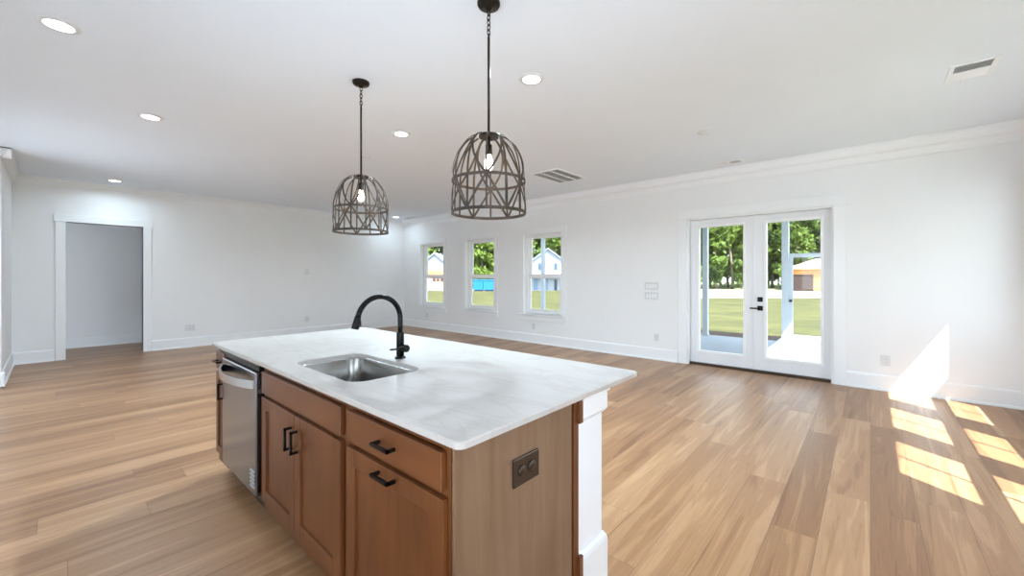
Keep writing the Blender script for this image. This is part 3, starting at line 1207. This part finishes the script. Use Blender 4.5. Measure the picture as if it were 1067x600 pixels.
v = thing('return_grille', 'long slatted white return grille in the ceiling beyond the nearer pendant', 'vent', (-3.65, 5.27, ZC))
b = B()
x0, x1, y0, y1 = -3.93, -3.40, 4.84, 5.66
for r in ((x0, y0, x0 + .035, y1), (x1 - .035, y0, x1, y1), (x0 + .035, y0, x1 - .035, y0 + .035), (x0 + .035, y1 - .035, x1 - .035, y1)):
    bx(b, (r[0], r[1], ZC - .012), (r[2], r[3], ZC), 0.003)
for k in (1, 2):
    xx = x0 + (x1 - x0) * k / 3
    bx(b, (xx - .012, y0 + .035, ZC - .012), (xx + .012, y1 - .035, ZC), 0.002)
obj('frame', b, M['grille'], v)
b = B()
bx(b, (x0 + .02, y0 + .02, ZC - 0.001), (x1 - .02, y1 - .02, ZC))
obj('filter', b, M['filterdark'], v)
b = B()
n = 27
for k in range(n):
    xx = x0 + .035 + (x1 - x0 - .07) * (k + .5) / n
    prism(b, [(-0.005, -0.0015), (0.005, -0.008), (0.0055, -0.007), (-0.004, -0.0015)], (xx, y0 + .035, ZC), (xx, y1 - .035, ZC), (1, 0, 0))
sl = obj('slats', b, M['grille'], v)

v = thing('supply_register', 'small white ceiling register above the double door', 'vent', (-1.48, 6.2, ZC))
b = B()
x0, x1, y0, y1 = -1.63, -1.30, 6.10, 6.28
for r in ((x0, y0, x0 + .02, y1), (x1 - .02, y0, x1, y1), (x0 + .02, y0, x1 - .02, y0 + .02), (x0 + .02, y1 - .02, x1 - .02, y1), (-1.475, y0 + .02, -1.455, y1 - .02)):
    bx(b, (r[0], r[1], ZC - .008), (r[2], r[3], ZC), 0.002)
obj('frame', b, M['grille'], v)
b = B()
bx(b, (x0 + .01, y0 + .01, ZC - 0.001), (x1 - .01, y1 - .01, ZC))
obj('damper', b, M['duct'], v)
for (xa, xb, s) in ((x0 + .02, -1.475, -1), (-1.455, x1 - .02, 1)):
    b = B()
    for k in range(6):
        xx = xa + (xb - xa) * (k + .5) / 6
        prism(b, [(-0.008 * s, -0.001), (0.007 * s, -0.007), (0.0075 * s, -0.006), (-0.007 * s, -0.001)], (xx, y0 + .02, ZC), (xx, y1 - .02, ZC), (1, 0, 0))
    obj('louvre_bank', b, M['grille'], v)

v = thing('supply_register', 'faint far ceiling register beside the far corner downlight', 'vent', (-9.15, 6.3, ZC))
b = B()
x0, x1, y0, y1 = -9.35, -8.95, 6.2, 6.38
for r in ((x0, y0, x0 + .02, y1), (x1 - .02, y0, x1, y1), (x0 + .02, y0, x1 - .02, y0 + .02), (x0 + .02, y1 - .02, x1 - .02, y1)):
    bx(b, (r[0], r[1], ZC - .01), (r[2], r[3], ZC), 0.002)
obj('frame', b, M['grille'], v)
b = B()
for k in range(10):
    xx = x0 + .02 + (x1 - x0 - .04) * (k + .5) / 10
    prism(b, [(-0.012, -0.001), (0.01, -0.008), (0.0105, -0.007), (-0.011, -0.001)], (xx, y0 + .02, ZC), (xx, y1 - .02, ZC), (1, 0, 0))
obj('louvre_bank', b, M['grille'], v)


def detector(x, y, label, r=0.065, h=0.028):
    d = thing('smoke_detector', label, 'detector', (x, y, ZC))
    T = Matrix.Translation((x, y, ZC))
    b = B()
    lathe(b, [(r, 0.0), (r, -h * .35), (r * .95, -h * .6), (r * .72, -h), (0.001, -h)], 32, T)
    bd = obj('housing', b, M['plastic'], d)
    b = B()
    lathe(b, [(0.012, -h), (0.012, -h - .002), (0.001, -h - .0025)], 16, T)
    obj('test_button', b, M['plastic'], d)


detector(-1.36, 4.69, 'white round detector on the ceiling left of the double door')
detector(-4.95, 2.72, 'faint white round detector on the ceiling by the farther pendant', 0.06, 0.02)


# wall plates
def plate(name, label, cat, P, u, z, w, h, kind, group=None):
    r = thing(name, label, cat, P(u, 0, z), group)
    b = B()
    bx(b, P(u - w / 2, 0, z - h / 2), P(u + w / 2, -0.006, z + h / 2), 0.0025)
    obj('cover_plate', b, M['plastic'], r)
    if kind == 'outlet':
        for dz in (-0.021, 0.021):
            b = B()
            bx(b, P(u - 0.017, -0.006, z + dz - 0.014), P(u + 0.017, -0.009, z + dz + 0.014), 0.003)
            rc = obj('receptacle', b, M['plastic'], r)
            b = B()
            bx(b, P(u - 0.008, -0.009, z + dz - 0.003), P(u - 0.006, -0.0095, z + dz + 0.007))
            bx(b, P(u + 0.006, -0.009, z + dz - 0.003), P(u + 0.008, -0.0095, z + dz + 0.007))
            obj('slots', b, M['duct'], rc)
    else:
        n = kind
        for k in range(n):
            uu = u + (k - (n - 1) / 2) * 0.046
            b = B()
            bx(b, P(uu - 0.016, -0.006, z - 0.033), P(uu + 0.016, -0.010, z + 0.033), 0.002)
            obj('rocker', b, M['grille'], r)
    return r


PF = lambda u, v, z: (u, YW + v, z)
PBk = lambda u, v, z: (XB - v, u, z)
PH = lambda u, v, z: (-11.4 - v, u, z)
plate('switch_plate', 'upper white wide switch plate left of the double door', 'switch', PF, -2.715, 1.205, 0.235, 0.125, 4)
plate('switch_plate', 'lower white wide switch plate left of the double door', 'switch', PF, -2.715, 1.045, 0.235, 0.125, 4)
plate('wall_outlet', 'white outlet low on the wall below the switch plates', 'outlet', PF, -2.63, 0.365, 0.078, 0.12, 'outlet')
plate('wall_outlet', 'white outlet beside the sunlit triangle on the wall', 'outlet', PF, 0.135, 0.36, 0.085, 0.125, 'outlet')
plate('wall_outlet', 'white outlet under the window nearest the double door', 'outlet', PF, -5.2, 0.345, 0.085, 0.125, 'outlet')
plate('wall_outlet', 'white outlet under the far window by the corner', 'outlet', PF, -8.8, 0.345, 0.085, 0.125, 'outlet')
plate('wall_outlet', 'white outlet right of the doorway, low on the wall', 'outlet', PBk, 1.75, 0.375, 0.15, 0.12, 'outlet')
plate('wall_outlet', 'white outlet low on the doorway wall behind the faucet', 'outlet', PBk, 3.93, 0.375, 0.085, 0.12, 'outlet')
plate('thermostat_plate', 'small white wall plate at eye height on the doorway wall', 'switch', PBk, 3.93, 1.485, 0.085, 0.12, 1)
plate('switch_plate', 'white switch plate seen through the doorway', 'switch', PH, 1.28, 1.1, 0.085, 0.125, 1)

# ---------------------------------------------------------------- the porch
ZP = -0.10
YP0, YP1 = YW + WT, 10.98
b = B()
bx(b, (-8.4, YP0, ZP - 0.2), (0.9, YP1, ZP), 0.01)
bx(b, (-1.62, YP1, ZP - 0.2), (0.9, 12.45, ZP - 0.002), 0.01)
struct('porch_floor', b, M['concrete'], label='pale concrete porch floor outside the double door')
b = B()
bx(b, (-8.5, YP0, 2.95), (0.2, YP1 + 0.25, 3.08))
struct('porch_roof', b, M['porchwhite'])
b = B()
bx(b, (-8.36, YP1 - 0.14, 2.66), (0.1, YP1, 2.95), 0.004)
struct('porch_beam', b, M['porchwhite'], label='pale beam under the porch roof')


def porch_post(x, w, label):
    r = thing('porch_post', label, 'post', (x, YP1 - 0.07, ZP), None)
    b = B()
    bx(b, (x - w / 2, YP1 - 0.07 - w / 2, ZP), (x + w / 2, YP1 - 0.07 + w / 2, 2.66), 0.004)
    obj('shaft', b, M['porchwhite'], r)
    b = B()
    bx(b, (x - w / 2 - .012, YP1 - 0.07 - w / 2 - .012, ZP), (x + w / 2 + .012, YP1 - 0.07 + w / 2 + .012, ZP + 0.06), 0.004)
    obj('foot', b, M['porchwhite'], r)


porch_post(-8.25, 0.11, 'blue-grey porch post seen through the window nearest the double door')
porch_post(-3.12, 0.12, 'slim porch post seen through the left door glass')
porch_post(-1.43, 0.13, 'porch post beside the screen door, seen through the right door glass')
sd = thing('screen_door', 'pale open-framed screen door on the porch with a dark knob', 'door', (-0.9, YP1 - 0.07, ZP))
b = B()
yd0, yd1 = YP1 - 0.09, YP1 - 0.05
bx(b, (-1.362, yd0, ZP + .01), (-1.29, yd1, 1.88), 0.004)
bx(b, (-0.47, yd0, ZP + .01), (-0.40, yd1, 1.88), 0.004)
bx(b, (-1.29, yd0, 1.79), (-0.47, yd1, 1.88), 0.004)
bx(b, (-1.29, yd0, ZP + .01), (-0.47, yd1, ZP + 0.04), 0.004)
obj('frame', b, M['porchwhite'], sd)
b = B()
lathe(b, [(0.012, 0), (0.012, 0.03), (0.028, 0.04), (0.03, 0.055), (0.018, 0.068), (0.001, 0.07)], 18, Matrix.Translation((-1.325, yd0, 0.83)) @ Matrix.Rotation(PI / 2, 4, 'X'))
obj('knob', b, M['black'], sd)
porch_post(-0.33, 0.13, 'porch post on the hinge side of the screen door')

# ---------------------------------------------------------------- grounds
FW = Vector((-math.sin(YAW), math.cos(YAW), 0))
RT = Vector((math.cos(YAW), math.sin(YAW), 0))
ZG = -0.32


TURN = [0.0]


def at(u, d, z):
    """a point d metres out from the house and u metres along the street"""
    p = Matrix.Rotation(-TURN[0], 3, 'Z') @ (FW * d + RT * u)
    return Vector((p.x, p.y, z))


def ground(name, quads, m, z, label):
    b = B()
    for q in quads:
        b.faces.new([b.verts.new((p[0], p[1], z)) for p in q])
    for f_ in list(b.faces):
        bmesh.ops.extrude_face_region(b, geom=[f_])
    o = struct(name, b, m, label=label)
    return o


def slab(name, corners, z, m, label, t=0.05):
    b = B()
    lo = [b.verts.new((p[0], p[1], z - t)) for p in corners]
    hi = [b.verts.new((p[0], p[1], z)) for p in corners]
    n = len(corners)
    for i in range(n):
        b.faces.new((lo[i], lo[(i + 1) % n], hi[(i + 1) % n], hi[i]))
    b.faces.new(hi)
    b.faces.new(list(reversed(lo)))
    return struct(name, b, m, label=label)


slab('ground', [(-160, -60), (120, -60), (120, 160), (-160, 160)], ZG - 0.06, M['farground'], 'open ground around the house')
slab('bounce_slab', [(-14, -1.2), (1.44, -1.2), (1.44, 1.9), (12, 1.9), (12, -18), (-14, -18)], -0.03, M['bounce'], 'added unseen white patio', 0.3)  # unseen bright ground, added to bounce sunlight up to the ceiling
b = B()
bx(b, (1.43, -3.4, 2.95), (3.4, 1.75, 3.08))
bx(b, (-9, -3.4, 2.95), (1.43, -1.35, 3.08))
struct('added_sun_block', b, M['porchwhite'])  # unseen roofs added to block sun and sky above the added openings
slab('lawn', [at(-90, 2, 0), at(60, 2, 0), at(60, 33, 0), at(13, 33, 0), at(8, 51, 0), at(-90, 51, 0)], ZG, M['lawn'], 'sunny yellow-green lawn beyond the porch')
slab('road', [at(-100, 33, 0), at(80, 33, 0), at(80, 56, 0), at(-100, 56, 0)], ZG - 0.004, M['sand'], 'pale sandy road beyond the lawn')
b = B()
bx(b, (-8.4, YP1 + 0.002, ZG - .02), (-1.63, YP1 + 1.15, ZP - 0.03), 0.03)
mu = struct('planting_bed', b, M['mulch'], label='dark mulch strip along the porch edge')

# ---------------------------------------------------------------- trees
def tree_mesh(kind, rng):
    H = {'broad': 15, 'pine': 19, 'bush': 3.2}[kind]
    tb = B()
    if kind != 'bush':
        n = 8
        r0 = 0.22 if kind == 'broad' else 0.2
        pts = [(0.25 * math.sin(i * 0.7 + rng.random()), 0.2 * math.cos(i * 0.9), H * 0.93 * i / n) for i in range(n + 1)]
        tube(tb, pts, [r0 * (1 - 0.8 * i / n) for i in range(n + 1)], 7)
        for k in range(9):
            z = H * rng.uniform(0.3, 0.85)
            a = rng.uniform(0, 2 * PI)
            L_ = rng.uniform(1.0, 2.4)
            tube(tb, [(0, 0, z), (L_ * .5 * math.cos(a), L_ * .5 * math.sin(a), z + .5), (L_ * math.cos(a), L_ * math.sin(a), z + 1.2)], [0.07, 0.05, 0.02], 5)
    else:
        for k in range(6):
            a = rng.uniform(0, 2 * PI)
            tube(tb, [(0, 0, 0), (0.4 * math.cos(a), 0.4 * math.sin(a), 0.8), (0.9 * math.cos(a), 0.9 * math.sin(a), 1.8)], [0.03, 0.025, 0.01], 5)
    # leaf clumps
    clumps = []
    if kind == 'broad':
        for k in range(38):
            t = rng.uniform(0.12, 1.0)
            R = 2.7 * math.sin(PI * min(1, 0.25 + 0.72 * t)) ** 0.6
            a = rng.uniform(0, 2 * PI)
            q = rng.uniform(0.25, 1.0) * R
            clumps.append((Vector((q * math.cos(a), q * math.sin(a), H * t)), rng.uniform(0.8, 1.5)))
        nl, sz = 80, 0.40
    elif kind == 'pine':
        for k in range(24):
            t = rng.uniform(0.42, 1.0)
            R = 2.2 * (1.15 - t) ** 0.7
            a = rng.uniform(0, 2 * PI)
            q = rng.uniform(0.2, 1.0) * R
            clumps.append((Vector((q * math.cos(a), q * math.sin(a), H * t)), rng.uniform(0.6, 1.1)))
        nl, sz = 75, 0.3
    else:
        for k in range(10):
            a = rng.uniform(0, 2 * PI)
            q = rng.uniform(0, 1.3)
            clumps.append((Vector((q * math.cos(a), q * math.sin(a), rng.uniform(0.5, 2.6))), rng.uniform(0.5, 0.95)))
        nl, sz = 70, 0.2
    vs, fs = [], []
    for c, r in clumps:
        for k in range(nl):
            d = Vector((rng.gauss(0, 1), rng.gauss(0, 1), rng.gauss(0, 0.75)))
            d.normalize()
            p = c + d * r * rng.uniform(0.45, 1.0)
            u = Vector((rng.gauss(0, 1), rng.gauss(0, 1), rng.gauss(0, 1))).normalized()
            w = u.cross(d + Vector((0, 0, 0.4)))
            if w.length < 1e-3:
                continue
            w.normalize()
            s = sz * rng.uniform(0.6, 1.2)
            i = len(vs)
            vs += [p - u * s, p + w * s * .55, p + u * s, p - w * s * .55]
            fs.append((i, i + 1, i + 2, i + 3))
    lm = bpy.data.meshes.new('foliage')
    lm.from_pydata([tuple(v) for v in vs], [], fs)
    lm.materials.append(M['needle'] if kind == 'pine' else M['leaf'])
    return tb, lm


def make_tree(kind, name, label, cat, group, seed):
    rng = random.Random(seed)
    tb, lm = tree_mesh(kind, rng)
    r = thing(name, label, cat, (0, 0, 0), group)
    obj('trunk' if kind != 'bush' else 'stems', tb, M['bark'], r)
    lo = bpy.data.objects.new('foliage', lm)
    col.objects.link(lo)
    lo.parent = r
    return r


protos = {}
rng = random.Random(3)
spots = []
for row, (d0, step) in enumerate(((61, 5.2), (67, 5.4), (73, 5.6), (79, 5.8), (85, 5.8), (91, 6.0))):
    u = -62 + row * 2.6
    while u < 66:
        spots.append((u + rng.uniform(-.9, .9), d0 + rng.uniform(-1.5, 1.5), row))
        u += step
LT = {'broad': 'leafy green tree in the dense wood beyond the sandy road', 'pine': 'tall thin pine standing in the wood beyond the sandy road',
      'bush': 'low leafy bush at the foot of the wood edge'}
GT = {'broad': 'leafy trees of the wood edge', 'pine': 'pines of the wood edge', 'bush': 'bushes of the wood edge'}
NT = {'broad': 'broadleaf_tree', 'pine': 'pine_tree', 'bush': 'bush'}
def put_tree(kind, variant, p, s, rz):
    key = (kind, variant)
    if key not in protos:
        o = protos[key] = make_tree(kind, NT[kind], LT[kind], 'tree' if kind != 'bush' else 'bush', GT[kind], hash((len(kind), variant)) % 997)
    else:
        o = copy_tree(protos[key])
    o.location = p
    o.scale = (s, s, s * rng.uniform(0.92, 1.12))
    o.rotation_euler = (0, 0, rz)


for (u, d, row) in spots:
    kind = 'pine' if rng.random() < 0.32 else 'broad'
    put_tree(kind, rng.randrange(3), at(u, d, ZG - 0.06), rng.uniform(0.85, 1.2), rng.uniform(0, 6.28))
u = -60
while u < 64:
    put_tree('bush', rng.randrange(2), at(u, 58.4 + rng.uniform(-.8, .8), ZG - 0.06), rng.uniform(0.7, 1.2), rng.uniform(0, 6.28))
    u += 3.0
u = -66
while u < 70:
    put_tree('bush', rng.randrange(2), at(u, 97 + rng.uniform(-1, 1), ZG - 0.06), rng.uniform(1.7, 2.3), rng.uniform(0, 6.28))
    u += 4.2

# ---------------------------------------------------------------- houses across the road
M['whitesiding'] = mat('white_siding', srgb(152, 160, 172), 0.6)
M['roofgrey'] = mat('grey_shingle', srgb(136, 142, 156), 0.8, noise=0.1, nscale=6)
M['osb'] = two_tone('osb_sheathing', srgb(186, 124, 74), srgb(202, 144, 94), 1.2)
M['pinkwrap'] = mat('pinkish_sheathing', srgb(190, 138, 122), 0.7, noise=0.1)
M['tanroof'] = mat('tan_roof_deck', srgb(186, 156, 126), 0.8, noise=0.06)
M['darkopen'] = mat('dark_opening', srgb(58, 40, 32), 0.8, noise=0.2)
M['houseglass'] = mat('house_window_glass', srgb(52, 72, 90), 0.1)
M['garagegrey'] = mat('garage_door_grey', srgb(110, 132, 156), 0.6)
M['bluepaint'] = mat('blue_steel_paint', srgb(12, 104, 188), 0.5, noise=0.08)


def frame_pt(u, d):
    return at(u, d, 0)


def hbox(b, u0, u1, d0, d1, z0, z1):
    """box aligned with the street"""
    t = bmesh.new()
    vs = [t.verts.new(at(u, d, z)) for z in (z0, z1) for (u, d) in ((u0, d0), (u1, d0), (u1, d1), (u0, d1))]
    for q in ((0, 1, 2, 3), (4, 5, 6, 7), (0, 1, 5, 4), (1, 2, 6, 5), (2, 3, 7, 6), (3, 0, 4, 7)):
        t.faces.new([vs[i] for i in q])
    bmesh.ops.recalc_face_normals(t, faces=list(t.faces))
    merge(b, t)


def gable(b, u0, u1, d0, d1, z0, z1, um=None):
    """gable prism facing the house: ridge runs away from the viewer"""
    um = (u0 + u1) / 2 if um is None else um
    t = bmesh.new()
    A = [t.verts.new(at(u, d0, z)) for u, z in ((u0, z0), (u1, z0), (um, z1))]
    C = [t.verts.new(at(u, d1, z)) for u, z in ((u0, z0), (u1, z0), (um, z1))]
    t.faces.new(A)
    t.faces.new(list(reversed(C)))
    for i in range(3):
        t.faces.new((A[i], A[(i + 1) % 3], C[(i + 1) % 3], C[i]))
    bmesh.ops.recalc_face_normals(t, faces=list(t.faces))
    merge(b, t)


def roofplanes(b, u0, u1, d0, d1, z0, z1, o=0.35, th=0.16):
    um = (u0 + u1) / 2
    for s, ua in ((-1, u0), (1, u1)):
        t = bmesh.new()
        sl_ = (z1 - z0) / (um - u0)
        ue = ua + s * o
        ze = z0 - o * sl_
        vs = []
        for d in (d0 - o, d1 + o):
            vs.append([t.verts.new(at(ue, d, ze)), t.verts.new(at(um, d, z1)), t.verts.new(at(um, d, z1 + th)), t.verts.new(at(ue, d, ze + th))])
        t.faces.new(vs[0])
        t.faces.new(list(reversed(vs[1])))
        for i in range(4):
            t.faces.new((vs[0][i], vs[0][(i + 1) % 4], vs[1][(i + 1) % 4], vs[1][i]))
        bmesh.ops.recalc_face_normals(t, faces=list(t.faces))
        merge(b, t)


def px(x, d):
    return (x - 533.5) / 422.0 * d


def pz(y, d):
    return CAM_H - (y - 289.0) / 422.0 * d


# white house with a gable, seen through the window nearest the double door
D = 52.0
h = thing('house', 'white two-storey house with a gable across the road', 'house', at(px(573, D), D, ZG))
g = ZG - .05
b = B()
u0, u1 = px(553.5, D), px(588, D)
e = pz(272, D)
hbox(b, u0, u1, D, D + 8, g, e)
gable(b, u0, u1, D, D + 8, e, pz(259.5, D))
obj('walls', b, M['whitesiding'], h)
b = B()
roofplanes(b, u0, u1, D, D + 8, e, pz(259.5, D))
obj('roof', b, M['roofgrey'], h)
b = B()
hbox(b, u0 - .2, u1 + .2, D - 1.6, D - 0.002, pz(287.5, D), pz(285, D))
obj('porch_roof', b, M['roofgrey'], h)
for x in (562.5, 579):
    b = B()
    hbox(b, px(x - 2.2, D), px(x + 2.2, D), D - 0.08, D + .02, pz(282, D), pz(273.5, D))
    w = obj('window', b, M['whitesiding'], h)
    b = B()
    hbox(b, px(x - 1.7, D), px(x + 1.7, D), D - 0.1, D - .079, pz(281.4, D), pz(274.2, D))
    obj('pane', b, M['houseglass'], w)
for xa, xb in ((556, 560.5), (564, 571)):
    b = B()
    hbox(b, px(xa, D), px(xb, D), D - 0.06, D + .02, g, pz(290, D))
    obj('garage_door', b, M['garagegrey'], h)
b = B()
hbox(b, px(577.5, D), px(580.5, D), D - 0.06, D + .02, g, pz(291, D))
obj('front_door', b, M['houseglass'], h)

# low house in pinkish sheathing, seen through the far window
D = 54.0
h = thing('house', 'unfinished pinkish house with a pale gable, seen through the far window', 'house', at(px(452, D), D, ZG))
b = B()
u0, u1 = px(438, D), px(468, D)
e = pz(277, D)
hbox(b, u0, u1, D, D + 8, g, e)
obj('walls', b, M['pinkwrap'], h)
b = B()
gable(b, u0, u1, D - .02, D + 8, e, pz(264, D))
obj('gable_end', b, M['whitesiding'], h)
b = B()
roofplanes(b, u0, u1, D, D + 8, e, pz(264, D))
obj('roof', b, M['roofgrey'], h)
b = B()
hbox(b, px(443, D), px(466, D), D - 0.25, D - .021, pz(286, D), pz(282, D))
obj('porch_beam', b, M['osb'], h)
for xa in (452.5, 456.5, 460.5):
    b = B()
    hbox(b, px(xa - 1.4, D), px(xa + 1.4, D), D - 0.06, D + .02, pz(293, D), pz(287.5, D))
    obj('window', b, M['darkopen'], h)

# house under construction, seen through the right door glass
TURN[0] = math.radians(35.5)
D = 61.0
DZ = 50.0
ang = lambda x: D * math.tan(math.atan((x - 533.5) / 422.0) - TURN[0])
h = thing('house', 'unfinished house in orange sheathing with a dark garage opening, seen through the right door glass', 'house', at(ang(850), D, ZG))
u0, u1 = ang(824.5), ang(890)
zt = pz(280.5, DZ)
b = B()
hbox(b, u0, u1, D, D + 9, g, zt)
obj('walls', b, M['osb'], h)
b = B()
t = bmesh.new()
A = [(u0 - .4, D - .5), (u1 + .4, D - .5), (u1 + .4, D + 9.5), (u0 - .4, D + 9.5)]
lo = [t.verts.new(at(u, d, zt)) for u, d in A]
mid_ = [t.verts.new(at(u, d, zt + .18)) for u, d in A]
r0, r1 = t.verts.new(at(u0 + 2.6, D + 4.5, pz(270.5, DZ) + .25)), t.verts.new(at(u1 - 2.6, D + 4.5, pz(270.5, DZ) + .25))
for i in range(4):
    t.faces.new((lo[i], lo[(i + 1) % 4], mid_[(i + 1) % 4], mid_[i]))
t.faces.new(list(reversed(lo)))
t.faces.new((mid_[0], mid_[1], r1, r0))
t.faces.new((mid_[1], mid_[2], r1))
t.faces.new((mid_[2], mid_[3], r0, r1))
t.faces.new((mid_[3], mid_[0], r0))
bmesh.ops.recalc_face_normals(t, faces=list(t.faces))
merge(b, t)
obj('roof', b, M['tanroof'], h)
b = B()
hbox(b, ang(826), ang(847.5), D - 0.08, D + .02, g, pz(286, DZ))
gd = obj('garage_opening', b, M['darkopen'], h)
b = B()
for k in range(4):
    zz = pz(288.5 + k * 3.2, DZ)
    hbox(b, ang(826), ang(847.5), D - 0.1, D - .079, zz - .03, zz)
obj('slats', b, M['darkopen'], gd)
TURN[0] = 0.0

# blue containers
D = 50.0
for (xa, xb, lb) in ((493.5, 503.0, 'left bright blue container at the road edge, seen through the middle window'),
                     (504.2, 517.0, 'right bright blue container at the road edge, seen through the middle window')):
    k = thing('container', lb, 'container', at(px((xa + xb) / 2, D), D, ZG))
    b = B()
    ua, ub = px(xa, D), px(xb, D)
    hbox(b, ua, ub, D, D + 2.2, pz(302, D), pz(291.5, D))
    obj('bin', b, M['bluepaint'], k)
    b = B()
    n = 5
    for i in range(n + 1):
        uu = ua + (ub - ua) * i / n
        hbox(b, uu - .04, uu + .04, D - .06, D, pz(302, D), pz(291.5, D))
    hbox(b, ua - .05, ub + .05, D - .08, D, pz(292.2, D), pz(291.2, D))
    obj('side_ribs', b, M['bluepaint'], k)
    b = B()
    hbox(b, ua + .1, ub - .1, D + .1, D + 2.1, ZG, pz(302, D))
    obj('skids', b, M['black'], k)
